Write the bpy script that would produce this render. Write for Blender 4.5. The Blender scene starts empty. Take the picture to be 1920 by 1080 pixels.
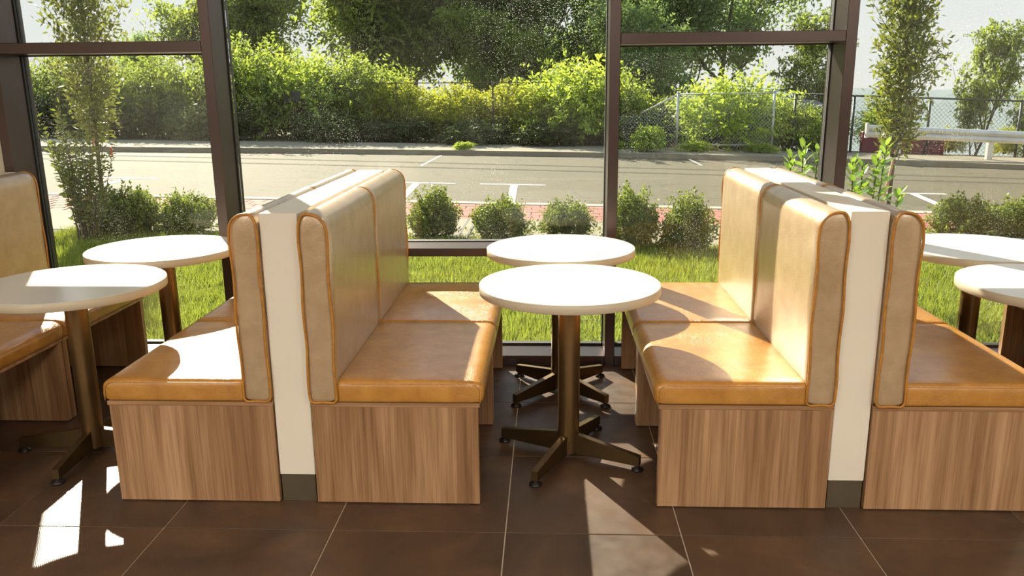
import bpy, math, random
import numpy as np
from mathutils import Vector, Matrix

scene = bpy.context.scene
COL = scene.collection

# ------------------------------------------------------------------ camera
def set_camera():
    pitch, yaw, roll = [math.radians(a) for a in (13.758, 2.658, -0.571)]
    fw = Vector((-math.sin(yaw)*math.cos(pitch), math.cos(yaw)*math.cos(pitch), -math.sin(pitch)))
    rt = Vector((math.cos(yaw), math.sin(yaw), 0)); up = rt.cross(fw)
    c, s = math.cos(roll), math.sin(roll)
    R = c*rt + s*up; U = -s*rt + c*up
    cam = bpy.data.cameras.new('camera'); ob = bpy.data.objects.new('camera', cam); COL.objects.link(ob)
    cam.sensor_width = 36; cam.lens = 1527.92/1920*36; cam.clip_end = 6000; cam.clip_start = .05
    m = Matrix((R, U, -fw)).transposed().to_4x4(); m.translation = (0, 0, 1.5); ob.matrix_world = m
    scene.camera = ob
set_camera()

# ------------------------------------------------------------------ sky, sun, exposure
SUN_STRENGTH = 15.0
SKY_STRENGTH = 1.05
w = bpy.data.worlds.new('World'); scene.world = w; w.use_nodes = True
nt = w.node_tree; nt.nodes.clear()
tc = nt.nodes.new('ShaderNodeTexCoord'); sx = nt.nodes.new('ShaderNodeSeparateXYZ')
cr = nt.nodes.new('ShaderNodeValToRGB'); bg = nt.nodes.new('ShaderNodeBackground'); wo = nt.nodes.new('ShaderNodeOutputWorld')
nt.links.new(tc.outputs['Generated'], sx.inputs[0]); nt.links.new(sx.outputs['Z'], cr.inputs[0])
cr.color_ramp.elements[0].position = 0.0; cr.color_ramp.elements[0].color = (.86, .85, .80, 1)
cr.color_ramp.elements[1].position = .7; cr.color_ramp.elements[1].color = (.50, .66, .86, 1)
e = cr.color_ramp.elements.new(.14); e.color = (.80, .84, .85, 1)
nt.links.new(cr.outputs[0], bg.inputs[0]); bg.inputs[1].default_value = SKY_STRENGTH
nt.links.new(bg.outputs[0], wo.inputs[0])

sun = bpy.data.lights.new('sun', 'SUN'); sun.energy = SUN_STRENGTH; sun.angle = math.radians(.6); sun.color = (1, .90, .71)
so = bpy.data.objects.new('sun', sun); COL.objects.link(so)
so.rotation_euler = Vector((.407, -.762, -.50)).to_track_quat('-Z', 'Y').to_euler(); so.location = (-20, 40, 30)

vs = scene.view_settings
vs.view_transform = 'Standard'; vs.look = 'None'; vs.gamma = 1; vs.use_curve_mapping = False; vs.exposure = 0.0
scene.cycles.transparent_max_bounces = 24
FILL_POWER = 88.0  # power of each added fill panel

# ------------------------------------------------------------------ helpers
def tag(o, label=None, cat=None, group=None, kind=None):
    if label: o['label'] = label
    if cat: o['category'] = cat
    if group: o['group'] = group
    if kind: o['kind'] = kind
    return o

def empty(name, loc=(0, 0, 0), rz=0, label=None, cat=None, group=None, kind=None):
    o = bpy.data.objects.new(name, None); COL.objects.link(o)
    o.location = loc; o.rotation_euler = (0, 0, rz); o.empty_display_size = .1
    return tag(o, label, cat, group, kind)

def link(name, me, mat=None, parent=None):
    o = bpy.data.objects.new(name, me); COL.objects.link(o)
    if mat is not None:
        for m in (mat if isinstance(mat, (list, tuple)) else [mat]): me.materials.append(m)
    if parent: o.parent = parent
    return o

class MB:
    def __init__(s): s.v = []; s.f = []; s.m = []
    def add(s, V, F, m=0):
        b = len(s.v); s.v += [tuple(map(float, p)) for p in V]; s.f += [tuple(b+i for i in f) for f in F]; s.m += [m]*len(F)
        return s
    def box(s, x0, x1, y0, y1, z0, z1, m=0):
        V = [(x0,y0,z0),(x1,y0,z0),(x1,y1,z0),(x0,y1,z0),(x0,y0,z1),(x1,y0,z1),(x1,y1,z1),(x0,y1,z1)]
        return s.add(V, [(0,3,2,1),(4,5,6,7),(0,1,5,4),(1,2,6,5),(2,3,7,6),(3,0,4,7)], m)
    def bbox(s, x0, x1, y0, y1, z0, z1, b=.003, m=0):
        # chamfered box
        V = []; idx = {}
        for i, (X, sx_) in enumerate(((x0, 1), (x1, -1))):
            for j, (Y, sy_) in enumerate(((y0, 1), (y1, -1))):
                for k, (Z, sz_) in enumerate(((z0, 1), (z1, -1))):
                    for a in range(3):
                        p = [X+sx_*b, Y+sy_*b, Z+sz_*b]; p[a] = (X, Y, Z)[a]
                        idx[i,j,k,a] = len(V); V.append(p)
        F = []
        g = lambda i,j,k,a: idx[i,j,k,a]
        for t in (0, 1):
            q = [g(t,0,0,0), g(t,1,0,0), g(t,1,1,0), g(t,0,1,0)]; F.append(q if t else q[::-1])
            q = [g(0,t,0,1), g(0,t,1,1), g(1,t,1,1), g(1,t,0,1)]; F.append(q if t else q[::-1])
            q = [g(0,0,t,2), g(1,0,t,2), g(1,1,t,2), g(0,1,t,2)]; F.append(q if t else q[::-1])
        for i in (0, 1):
            for j in (0, 1):
                F.append([g(i,j,0,0), g(i,j,1,0), g(i,j,1,1), g(i,j,0,1)])
                F.append([g(i,0,j,0), g(i,1,j,0), g(i,1,j,2), g(i,0,j,2)])
                F.append([g(0,i,j,1), g(1,i,j,1), g(1,i,j,2), g(0,i,j,2)])
                for k in (0, 1): F.append([g(i,j,k,0), g(i,j,k,1), g(i,j,k,2)])
        return s.add(V, F, m)
    def tube(s, P, R, n=8, closed=False, cap=True, m=0):
        P = [Vector(p) for p in P]; N = len(P)
        R = [float(r) for r in R] if isinstance(R, (list, tuple)) else [float(R)]*N
        V = []; F = []
        ref = None
        for i, p in enumerate(P):
            a = P[(i-1) % N] if (closed or i > 0) else p
            b = P[(i+1) % N] if (closed or i < N-1) else p
            t = (b-a).normalized()
            if ref is None:
                ref = Vector((0, 0, 1)) if abs(t.z) < .9 else Vector((1, 0, 0))
            u = (ref - t*ref.dot(t))
            if u.length < 1e-6: u = t.orthogonal()
            u.normalize(); ref = u; q = t.cross(u)
            for k in range(n):
                an = 2*math.pi*k/n
                V.append(p + R[i]*(math.cos(an)*u + math.sin(an)*q))
        M = N if closed else N-1
        for i in range(M):
            j = (i+1) % N
            for k in range(n):
                l = (k+1) % n
                F.append((i*n+k, i*n+l, j*n+l, j*n+k))
        if cap and not closed:
            F.append(tuple(range(n))[::-1]); F.append(tuple((N-1)*n+k for k in range(n)))
        return s.add(V, F, m)
    def lathe(s, prof, n=32, c=(0, 0), m=0):
        V = []; F = []
        for r, z in prof:
            for k in range(n):
                a = 2*math.pi*k/n; V.append((c[0]+r*math.cos(a), c[1]+r*math.sin(a), z))
        for i in range(len(prof)-1):
            for k in range(n):
                l = (k+1) % n; F.append((i*n+k, i*n+l, (i+1)*n+l, (i+1)*n+k))
        if prof[0][0] > 1e-6: F.append(tuple(range(n))[::-1])
        if prof[-1][0] > 1e-6: F.append(tuple((len(prof)-1)*n+k for k in range(n)))
        return s.add(V, F, m)
    def mesh(s, name, smooth=False):
        me = bpy.data.meshes.new(name); me.from_pydata(s.v, [], s.f)
        if any(s.m): me.polygons.foreach_set('material_index', s.m)
        if smooth is True: me.polygons.foreach_set('use_smooth', [True]*len(s.f))
        elif smooth:
            me.polygons.foreach_set('use_smooth', [True]*len(s.f)); me.update()
            try: me.set_sharp_from_angle(angle=math.radians(smooth))
            except Exception: pass
        me.update(); return me
    def build(s, name, mat, parent=None, smooth=False):
        return link(name, s.mesh(name, smooth), mat, parent)

def quad_mesh(name, V, per=4, mats=None):
    V = np.ascontiguousarray(V, dtype=np.float32).reshape(-1, 3); n = len(V)//per
    me = bpy.data.meshes.new(name)
    me.vertices.add(len(V)); me.vertices.foreach_set('co', V.ravel())
    me.loops.add(n*per); me.loops.foreach_set('vertex_index', np.arange(n*per, dtype=np.int32))
    me.polygons.add(n); me.polygons.foreach_set('loop_start', np.arange(0, n*per, per, dtype=np.int32))
    try: me.polygons.foreach_set('loop_total', np.full(n, per, dtype=np.int32))
    except Exception: pass
    me.update(calc_edges=True); me.validate()
    return me

def unit(a): return a/np.maximum(np.linalg.norm(a, axis=1, keepdims=True), 1e-9)

def leaf_verts(rng, C, L, W, D=None, lift=0.0, var=.35):
    n = len(C)
    if D is None: D = rng.normal(size=(n, 3)); D[:, 2] += lift
    D = unit(D); S = unit(np.cross(D, rng.normal(size=(n, 3))))
    sc = (1+var*(rng.random((n, 1))*2-1)); L = L*sc; W = W*sc
    N = np.cross(D, S)
    V = np.stack([C, C+.45*D*L+S*W*.5+N*W*.12, C+D*L, C+.45*D*L-S*W*.5+N*W*.12], 1)
    return V

def copy_thing(o, loc, rz, label=None, scale=None):
    c = o.copy(); COL.objects.link(c); c.location = loc; c.rotation_euler = (0, 0, rz)
    if scale: c.scale = scale
    if label: c['label'] = label
    for ch in list(o.children):
        d = ch.copy(); COL.objects.link(d); d.parent = c
        for g2 in list(ch.children):
            e2 = g2.copy(); COL.objects.link(e2); e2.parent = d
    return c

# ------------------------------------------------------------------ materials
class NB:
    def __init__(s, name):
        s.mat = bpy.data.materials.new(name); s.mat.use_nodes = True
        s.nt = s.mat.node_tree; s.nt.nodes.clear()
        s.out = s.nt.nodes.new('ShaderNodeOutputMaterial')
    def n(s, typ, **kw):
        nd = s.nt.nodes.new('ShaderNode'+typ)
        for k, v in kw.items():
            if hasattr(nd, k) and k not in nd.inputs: setattr(nd, k, v)
            else: s.set(nd, k, v)
        return nd
    def set(s, nd, k, v):
        inp = nd.inputs[k]
        if hasattr(v, 'links') or isinstance(v, bpy.types.NodeSocket): s.nt.links.new(v, inp)
        else:
            if isinstance(v, tuple) and len(v) == 3 and inp.type == 'RGBA': v = v+(1,)
            inp.default_value = v
    def coord(s, scale=(1, 1, 1), obj=True, rnd=True, warp=0):
        t = s.n('TexCoord'); v = t.outputs['Object']
        if rnd:
            oi = s.n('ObjectInfo'); a = s.n('VectorMath', operation='MULTIPLY_ADD')
            s.nt.links.new(oi.outputs['Random'], a.inputs[0]); a.inputs[1].default_value = (17.3, 9.1, 5.7)
            s.nt.links.new(v, a.inputs[2]); v = a.outputs[0]
        m = s.n('Mapping'); s.nt.links.new(v, m.inputs[0]); m.inputs['Scale'].default_value = scale
        return m.outputs[0]
    def noise(s, vec, scale=5, detail=4, rough=.55, dist=0):
        nd = s.n('TexNoise'); s.nt.links.new(vec, nd.inputs['Vector'])
        nd.inputs['Scale'].default_value = scale; nd.inputs['Detail'].default_value = detail
        nd.inputs['Roughness'].default_value = rough; nd.inputs['Distortion'].default_value = dist
        return nd.outputs['Fac']
    def ramp(s, fac, *stops, interp='LINEAR'):
        nd = s.n('ValToRGB'); s.nt.links.new(fac, nd.inputs[0]); r = nd.color_ramp; r.interpolation = interp
        while len(r.elements) < len(stops): r.elements.new(.5)
        for e, (p, c) in zip(r.elements, stops):
            e.position = p
            if not isinstance(c, tuple): c = (c, c, c)
            e.color = c+(1,)
        return nd.outputs[0]
    def mix(s, fac, a, b, blend='MIX'):
        nd = s.n('Mix', data_type='RGBA', blend_type=blend)
        for i, v in ((0, fac), (6, a), (7, b)):
            if isinstance(v, bpy.types.NodeSocket): s.nt.links.new(v, nd.inputs[i])
            else: nd.inputs[i].default_value = v if not isinstance(v, tuple) else (v+(1,) if len(v) == 3 else v)
        return nd.outputs[2]
    def math(s, op, a, b=0, clamp=False):
        nd = s.n('Math', operation=op); nd.use_clamp = clamp
        for i, v in ((0, a), (1, b)):
            if isinstance(v, bpy.types.NodeSocket): s.nt.links.new(v, nd.inputs[i])
            else: nd.inputs[i].default_value = v
        return nd.outputs[0]
    def bump(s, h, strength=.3, dist=.01):
        nd = s.n('Bump'); s.nt.links.new(h, nd.inputs['Height']); nd.inputs['Strength'].default_value = strength
        nd.inputs['Distance'].default_value = dist; return nd.outputs[0]
    def pbr(s, **kw):
        nd = s.n('BsdfPrincipled')
        for k, v in kw.items(): s.set(nd, k.replace('_', ' '), v)
        return nd.outputs[0]
    def done(s, sh):
        s.nt.links.new(sh, s.out.inputs[0]); return s.mat

def m_plain(name, c, rough=.5, metal=0, var=.08, scale=8, spec=.5, bump=0):
    b = NB(name); v = b.coord(); f = b.noise(v, scale, 5)
    d = tuple(x*(1-var) for x in c); l = tuple(min(1, x*(1+var)) for x in c)
    kw = dict(Base_Color=b.ramp(f, (.3, d), (.7, l)), Roughness=rough, Metallic=metal, Specular_IOR_Level=spec)
    if bump: kw['Normal'] = b.bump(b.noise(v, scale*25, 3), bump, .002)
    return b.done(b.pbr(**kw))

def m_tile():
    b = NB('brown_floor_tile'); v = b.coord()
    f = b.noise(v, 2.2, 6, .6, .6); f2 = b.noise(v, 14, 5, .6)
    c = b.ramp(f, (.28, (.036, .020, .013)), (.5, (.085, .046, .025)), (.72, (.150, .080, .040)))
    c = b.mix(b.ramp(f2, (.35, 0.), (.8, .5)), c, (.075, .046, .030))
    wv = b.n('TexWave', wave_type='RINGS', rings_direction='SPHERICAL'); b.nt.links.new(v, wv.inputs['Vector'])
    wv.inputs['Scale'].default_value = 60; wv.inputs['Distortion'].default_value = 9; wv.inputs['Detail'].default_value = 2; wv.inputs['Detail Scale'].default_value = .35
    nb = b.bump(wv.outputs['Fac'], .13, .003)
    r = b.ramp(f2, (.3, .37), (.7, .50))
    return b.done(b.pbr(Base_Color=c, Roughness=r, Normal=nb, Specular_IOR_Level=.6))

def m_wood(name, axis='z'):
    b = NB(name)
    s1 = {'z': (32, 32, .9), 'x': (.9, 32, 32)}[axis]; s2 = {'z': (7, 7, .45), 'x': (.45, 7, 7)}[axis]; s3 = {'z': (120, 120, 3.0), 'x': (3, 120, 120)}[axis]
    f1 = b.noise(b.coord(s1), 1, 5, .6, .5); f2 = b.noise(b.coord(s2), 1, 3, .5, 1.0); f3 = b.noise(b.coord(s3), 1, 3, .6)
    c = b.ramp(f1, (.28, (.30, .165, .082)), (.45, (.41, .24, .122)), (.58, (.48, .292, .155)), (.75, (.545, .35, .20)))
    c2 = b.ramp(f2, (.35, (.60, .53, .47)), (.6, (1., 1., 1.)))
    c = b.mix(.85, c, c2, 'MULTIPLY')
    c = b.mix(.65, c, b.ramp(f3, (.35, (.62, .56, .5)), (.55, (1., 1., 1.))), 'MULTIPLY')
    return b.done(b.pbr(Base_Color=c, Roughness=.42, Normal=b.bump(f3, .08, .001)))

def m_leather(name, dark, mid, light, rough, wr, metal=0.0, coat=.2, sheen=0):
    b = NB(name); v = b.coord()
    f = b.noise(v, 11, 6, .62, .3)
    c = b.ramp(f, (.3, dark), (.52, mid), (.75, light))
    # fine crease lines: contour lines of a stretched, distorted noise
    n1 = b.noise(b.coord((26, 20, 24)), 1, 3, .6, 1.4)
    cre = b.ramp(n1, (.455, 1.), (.495, 0.), (.535, 1.))
    n2 = b.noise(b.coord((55, 42, 50)), 1, 2, .6, 1.0)
    cre2 = b.ramp(n2, (.46, 1.), (.5, .35), (.54, 1.))
    big = b.noise(v, 5, 2)
    cre = b.mix(b.ramp(big, (.40, .15), (.62, 1.)), (1., 1., 1.), b.mix(1., cre, cre2, 'MULTIPLY'))
    fine = b.noise(v, 160, 3, .6)
    h = b.math('ADD', cre, b.math('MULTIPLY', fine, .6))
    nb = b.bump(h, wr, .0025)
    kw = dict(Base_Color=c, Roughness=b.ramp(fine, (.3, rough-.06), (.7, rough+.08)), Normal=nb, Metallic=metal, Coat_Weight=coat, Coat_Roughness=.25, Coat_IOR=1.75)
    return b.done(b.pbr(**kw))

def m_glass(dust, name):
    b = NB(name)
    tr = b.n('BsdfTransparent'); tr.inputs[0].default_value = (.97, .985, .975, 1)
    gl = b.n('BsdfGlossy'); gl.inputs['Roughness'].default_value = 0.0; gl.inputs[0].default_value = (1, 1, 1, 1)
    fr = b.n('Fresnel'); fr.inputs['IOR'].default_value = 1.33
    mx = b.n('MixShader'); b.nt.links.new(b.math('MULTIPLY', fr.outputs[0], .9), mx.inputs[0]); b.nt.links.new(tr.outputs[0], mx.inputs[1]); b.nt.links.new(gl.outputs[0], mx.inputs[2])
    sh = mx.outputs[0]
    if dust:
        v = b.coord(rnd=False)
        sv = b.n('SeparateXYZ'); b.nt.links.new(v, sv.inputs[0]); cv = b.n('CombineXYZ'); b.nt.links.new(sv.outputs[0], cv.inputs[0]); b.nt.links.new(sv.outputs[2], cv.inputs[1])
        vo = b.n('TexVoronoi', feature='F1', voronoi_dimensions='2D'); b.nt.links.new(cv.outputs[0], vo.inputs['Vector']); vo.inputs['Scale'].default_value = 130; vo.inputs['Randomness'].default_value = 1
        sp = b.n('SeparateColor'); b.nt.links.new(vo.outputs['Color'], sp.inputs[0])
        patch = b.ramp(b.noise(v, 1.3, 3, .6), (.42, .30), (.62, 1.))
        thr = b.math('MULTIPLY', b.math('POWER', sp.outputs[0], 2.2), b.math('MULTIPLY', patch, .30*dust))
        spk = b.math('LESS_THAN', vo.outputs['Distance'], thr)
        film = b.math('MULTIPLY', b.ramp(b.noise(v, 2.0, 5, .6, .4), (.35, .000), (.75, .016)), dust)
        fac = b.math('ADD', b.math('MULTIPLY', spk, .42), film, clamp=True)
        tl = b.n('BsdfTranslucent'); tl.inputs[0].default_value = (.55, .55, .52, 1)
        m2 = b.n('MixShader'); b.nt.links.new(fac, m2.inputs[0]); b.nt.links.new(sh, m2.inputs[1]); b.nt.links.new(tl.outputs[0], m2.inputs[2])
        sh = m2.outputs[0]
    return b.done(sh)

def m_leaf(name, dark, light, trans, tr=.45, rough=.5, spec=.35):
    b = NB(name); g = b.n('NewGeometry'); oi = b.n('ObjectInfo')
    f = b.math('ADD', b.math('MULTIPLY', g.outputs['Random Per Island'], .75), b.math('MULTIPLY', oi.outputs['Random'], .25))
    c = b.ramp(f, (.1, dark), (.9, light))
    ct = b.ramp(f, (.1, tuple(x*.7 for x in trans)), (.9, trans))
    p = b.pbr(Base_Color=c, Roughness=rough, Specular_IOR_Level=spec)
    t = b.n('BsdfTranslucent'); b.nt.links.new(ct, t.inputs[0])
    mx = b.n('MixShader'); mx.inputs[0].default_value = tr; b.nt.links.new(p, mx.inputs[1]); b.nt.links.new(t.outputs[0], mx.inputs[2])
    return b.done(mx.outputs[0])

def m_ground(name, a, c, scale=3, fine=60, rough=.9, bump=.3):
    b = NB(name); v = b.coord(rnd=False)
    f = b.noise(v, scale, 6, .6); f2 = b.noise(v, fine, 4, .7)
    col = b.mix(.5, b.ramp(f, (.3, a), (.7, c)), b.ramp(f2, (.3, tuple(x*.55 for x in a)), (.7, tuple(min(1, x*1.35) for x in c))))
    return b.done(b.pbr(Base_Color=col, Roughness=rough, Normal=b.bump(f2, bump, .006), Specular_IOR_Level=.3))

def m_asphalt():
    b = NB('asphalt'); v = b.coord(rnd=False)
    f = b.noise(v, .5, 5, .6); f2 = b.noise(v, 45, 3, .8); 
    col = b.mix(.45, b.ramp(f, (.3, (.080, .068, .040)), (.7, (.108, .092, .055))), b.ramp(f2, (.3, (.028, .024, .014)), (.7, (.20, .172, .108))))
    cv = b.n('TexVoronoi', feature='DISTANCE_TO_EDGE'); mp = b.coord((.35, .5, 1), rnd=False)
    nz = b.n('TexNoise'); b.nt.links.new(v, nz.inputs['Vector']); nz.inputs['Scale'].default_value = 2; nz.inputs['Detail'].default_value = 5
    ad = b.n('VectorMath', operation='MULTIPLY_ADD'); b.nt.links.new(nz.outputs['Color'], ad.inputs[0]); ad.inputs[1].default_value = (.5, .5, .5); b.nt.links.new(mp, ad.inputs[2])
    b.nt.links.new(ad.outputs[0], cv.inputs['Vector']); cv.inputs['Scale'].default_value = 1.0
    ck = b.ramp(cv.outputs['Distance'], (0., (.35, .35, .35)), (.012, (1., 1., 1.)))
    col = b.mix(.6, col, ck, 'MULTIPLY')
    return b.done(b.pbr(Base_Color=col, Roughness=.85, Normal=b.bump(f2, .25, .006), Specular_IOR_Level=.3))

M = {}
M['tile'] = m_tile()
M['grout'] = m_plain('pale_grout', (.72, .63, .50), .9)
M['wood'] = m_wood('walnut_laminate'); M['wood_x'] = m_wood('walnut_laminate_across', 'x')
M['seat'] = m_leather('tan_leather', (.40, .165, .018), (.49, .222, .028), (.58, .285, .050), .42, .55, coat=.65)
M['back'] = m_leather('champagne_leather', (.43, .30, .17), (.49, .355, .21), (.55, .41, .255), .36, .20, metal=.25, coat=.5)
M['pipe'] = m_plain('orange_piping', (.46, .20, .025), .45, var=.2, scale=40)
M['seam'] = m_plain('seam_thread', (.52, .25, .05), .55, var=.2, scale=90)
M['divider'] = m_plain('cream_laminate', (.78, .73, .62), .38, var=.02, scale=4)
M['base'] = m_plain('dark_plinth', (.085, .065, .040), .4, var=.1)
M['top'] = m_plain('white_laminate', (.73, .73, .70), .22, var=.015, scale=5)
M['edge'] = m_plain('cream_edge_band', (.56, .49, .37), .4, var=.04)
M['bronze'] = m_plain('bronze_metal', (.31, .20, .085), .38, metal=.9, var=.12, scale=6)
M['bronze_dark'] = m_plain('dark_bronze_metal', (.15, .098, .042), .38, metal=.85, var=.12, scale=6)
M['black'] = m_plain('black_plastic', (.012, .011, .010), .35)
M['frame'] = m_plain('dark_bronze_anodised', (.105, .080, .075), .33, metal=.95, var=.08, scale=3)
M['gasket'] = m_plain('black_gasket', (.02, .02, .02), .6)
M['glass'] = m_glass(0, 'clear_glass'); M['glass_dusty'] = m_glass(1.0, 'dusty_glass')
M['wall'] = m_plain('cream_paint', (.74, .68, .56), .8, var=.02)
M['wall_brown'] = m_plain('brown_paint', (.11, .08, .06), .8, var=.05)
M['ceil'] = m_plain('white_paint', (.82, .81, .78), .85, var=.01)
M['soil'] = m_ground('lawn_soil', (.06, .075, .02), (.10, .12, .03), 5, 80)
M['grass'] = m_leaf('grass_blade', (.10, .15, .016), (.24, .29, .04), (.35, .41, .045), .5, .5)
M['concrete'] = m_ground('pale_concrete', (.23, .20, .14), (.31, .27, .19), 2, 70, .9, .15)
M['brick'] = m_plain('red_clay_paver', (.30, .095, .068), .85, var=.25, scale=3, bump=.2)
M['mortar'] = m_plain('sandy_joint', (.20, .13, .10), .95)
M['kerb'] = m_ground('pale_granite', (.38, .34, .26), (.46, .42, .33), 2, 60, .85, .1)
M['asphalt'] = m_asphalt()
M['paint'] = m_ground('worn_white_paint', (.55, .53, .46), (.66, .64, .56), 8, 90, .7, .1)
M['dirt'] = m_ground('dark_leaf_litter', (.07, .06, .03), (.13, .11, .055), 1.5, 20)
M['valley'] = m_ground('valley_woods_hazed', (.13, .165, .165), (.19, .23, .235), .02, .2, .95, 0)  # bluish distance haze put into the base colour
M['bark'] = m_plain('grey_brown_bark', (.075, .058, .040), .9, var=.35, scale=12, bump=.4)
M['stake'] = m_plain('pale_wood_stake', (.45, .27, .13), .8, var=.2)
M['galv'] = m_plain('galvanised_steel', (.55, .55, .52), .45, metal=.5, var=.1)
M['rail_steel'] = m_plain('weathered_guardrail', (.66, .63, .56), .5, metal=.35, var=.15, scale=2)
M['black_steel'] = m_plain('black_coated_steel', (.018, .020, .018), .5)
M['maroon'] = m_plain('dark_red_paint', (.17, .022, .035), .6, var=.3, scale=1.5)
M['slate'] = m_plain('blue_grey_roof', (.05, .065, .095), .7, var=.2)
M['tree_leaf'] = m_leaf('tree_leaf_dark', (.07, .12, .042), (.19, .28, .09), (.40, .56, .13), .50)
M['tree_leaf2'] = m_leaf('tree_leaf_mid', (.08, .12, .022), (.20, .26, .05), (.42, .52, .07), .52)
M['hedge_leaf'] = m_leaf('hedge_leaf_yellow', (.14, .18, .018), (.34, .38, .04), (.58, .60, .05), .55)
M['bush_leaf'] = m_leaf('bush_leaf_bright', (.15, .23, .030), (.36, .48, .06), (.58, .70, .08), .55)
M['dark_leaf'] = m_leaf('understory_leaf', (.035, .055, .02), (.10, .13, .04), (.20, .26, .05), .4)
M['box_leaf'] = m_leaf('boxwood_leaf', (.045, .08, .02), (.145, .195, .035), (.30, .37, .05), .42)
M['sap_leaf'] = m_leaf('sapling_leaf', (.05, .08, .018), (.17, .215, .035), (.32, .36, .045), .42)
M['laurel_leaf'] = m_leaf('laurel_leaf', (.07, .16, .02), (.16, .30, .04), (.40, .58, .06), .4, .4, .4)
M['bloom'] = m_plain('red_bloom', (.60, .06, .04), .6)
M['fill_on'] = None

# ------------------------------------------------------------------ room shell
TS, TX, TY = .607, -.1495, 2.544
fl = MB().box(-5.2, 5.6, -5.0, 4.56, -.30, -.0035).build('floor', M['grout'])
tag(fl, 'dark brown tiled floor with thin pale grout lines', 'floor', kind='structure')
tm = MB().bbox(.002, TS-.002, .002, TS-.002, -.012, 0, .0012).mesh('tile')
tm.materials.append(M['tile'])
for i in range(-8, 9):
    for j in range(-12, 3):
        t = bpy.data.objects.new('tile', tm); COL.objects.link(t); t.parent = fl
        t.location = (TX+i*TS, TY+j*TS, 0)
cl = MB().box(-5.2, 5.6, -5.0, 4.56, 2.86, 3.0).build('ceiling', M['ceil']); tag(cl, 'plain white ceiling above the booths', 'ceiling', kind='structure')
wl = MB().box(-5.35, -5.2, -5.0, 4.56, -.3, 3.0).build('wall_left', M['wall']); tag(wl, 'cream side wall left of the booths', 'wall', kind='structure')
wr = MB().box(5.6, 5.75, -5.0, 4.56, -.3, 3.0).build('wall_right', M['wall']); tag(wr, 'cream side wall right of the booths', 'wall', kind='structure')
wb = MB().box(-5.35, 5.75, -5.15, -5.0, -.3, 3.0).build('wall_back', M['wall_brown']); tag(wb, 'brown back wall behind the viewer', 'wall', kind='structure')

# window wall: mullions, rails, panes
YF, YG = 4.30, 4.52
HEAD = 2.72
MX = [(-2.937, -2.882), (-1.792, -1.737), (.308, .361), (1.476, 1.531), (3.60, 3.655)]
wf = MB().box(-5.2, MX[0][0], 4.34, 4.56, -.6, 2.86).box(MX[4][1], 5.6, 4.34, 4.56, -.6, 2.86)
wf = wf.build('wall_front', M['wall']); tag(wf, 'cream wall beside the outermost window posts', 'wall', kind='structure')
fnd = MB().box(-5.35, 5.75, 4.56, 4.62, -.6, -.02).build('trim_6', M['concrete']); tag(fnd, 'concrete plinth under the windows outside', 'plinth', kind='structure')
hd = MB().box(MX[0][0], MX[4][1], 4.28, 4.56, HEAD, 2.86).build('trim_7', M['frame']); tag(hd, 'dark bronze window head along the ceiling', 'window head', kind='structure')
mlab = ['dark bronze window post at the far left edge', 'dark bronze window post behind the left booth divider', 'dark bronze window post behind the middle tables', 'dark bronze window post behind the right booth divider', 'dark bronze window post beyond the right tables']
for k, (a, b_) in enumerate(MX):
    e = empty('trim_%d' % (k+1), ((a+b_)/2, YF, 0), 0, mlab[k], 'window post', kind='structure')
    hw = (b_-a)/2
    MB().bbox(-hw, hw, 0, .195, -.02, HEAD, .002).build('post', M['frame'], e)
    MB().box(-hw-.006, hw+.006, .196, .235, -.02, HEAD).build('gasket', M['gasket'], e)
    MB().bbox(-hw-.004, hw+.004, .236, .262, -.02, HEAD, .002).build('outer_cap', M['frame'], e)
wins = [('window_1', 0, 1, 'tr', 1.700, 1.755, 'narrow left window with a high transom bar'),
        ('window_2', 1, 2, 'mid', .621, .665, 'wide middle window with a low cross rail'),
        ('window_3', 2, 3, 'tr', 1.713, 1.766, 'narrow window right of the middle with a high transom bar'),
        ('window_4', 3, 4, 'mid', .621, .665, 'wide window at the right edge')]
for nm, a, b_, kind, z0, z1, lab in wins:
    x0, x1 = MX[a][1], MX[b_][0]; xm = (x0+x1)/2; h = (x1-x0)/2
    e = empty(nm, (xm, YF, 0), 0, lab, 'window', kind='structure')
    MB().bbox(-h+.0005, h-.0005, 0, .195, .001, .059, .002).build('sill_rail', M['frame'], e)
    MB().box(-h, h, .196, .235, .001, .072).build('sill_gasket', M['gasket'], e)
    MB().bbox(-h+.0005, h-.0005, .0, .195, z0, z1, .002).build('transom' if kind == 'tr' else 'cross_rail', M['frame'], e)
    MB().box(-h, h, .196, .235, z0-.006, z1+.006).build('rail_gasket', M['gasket'], e)
    MB().bbox(-h+.0005, h-.0005, .236, .262, z0-.004, z1+.004, .002).build('rail_cap', M['frame'], e)
    for (p0, p1) in ((.072, z0-.006), (z1+.006, HEAD-.002)):
        me = MB()
        x_0, x_1, y0, y1 = -h+.006, h-.006, .212, .220
        V = [(x_0,y0,p0),(x_1,y0,p0),(x_1,y1,p0),(x_0,y1,p0),(x_0,y0,p1),(x_1,y0,p1),(x_1,y1,p1),(x_0,y1,p1)]
        me.add(V, [(0,1,5,4)], 1); me.add(V, [(0,3,2,1),(4,5,6,7),(1,2,6,5),(2,3,7,6),(3,0,4,7)], 0)
        me.build('pane', [M['glass'], M['glass_dusty']], e)

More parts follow.
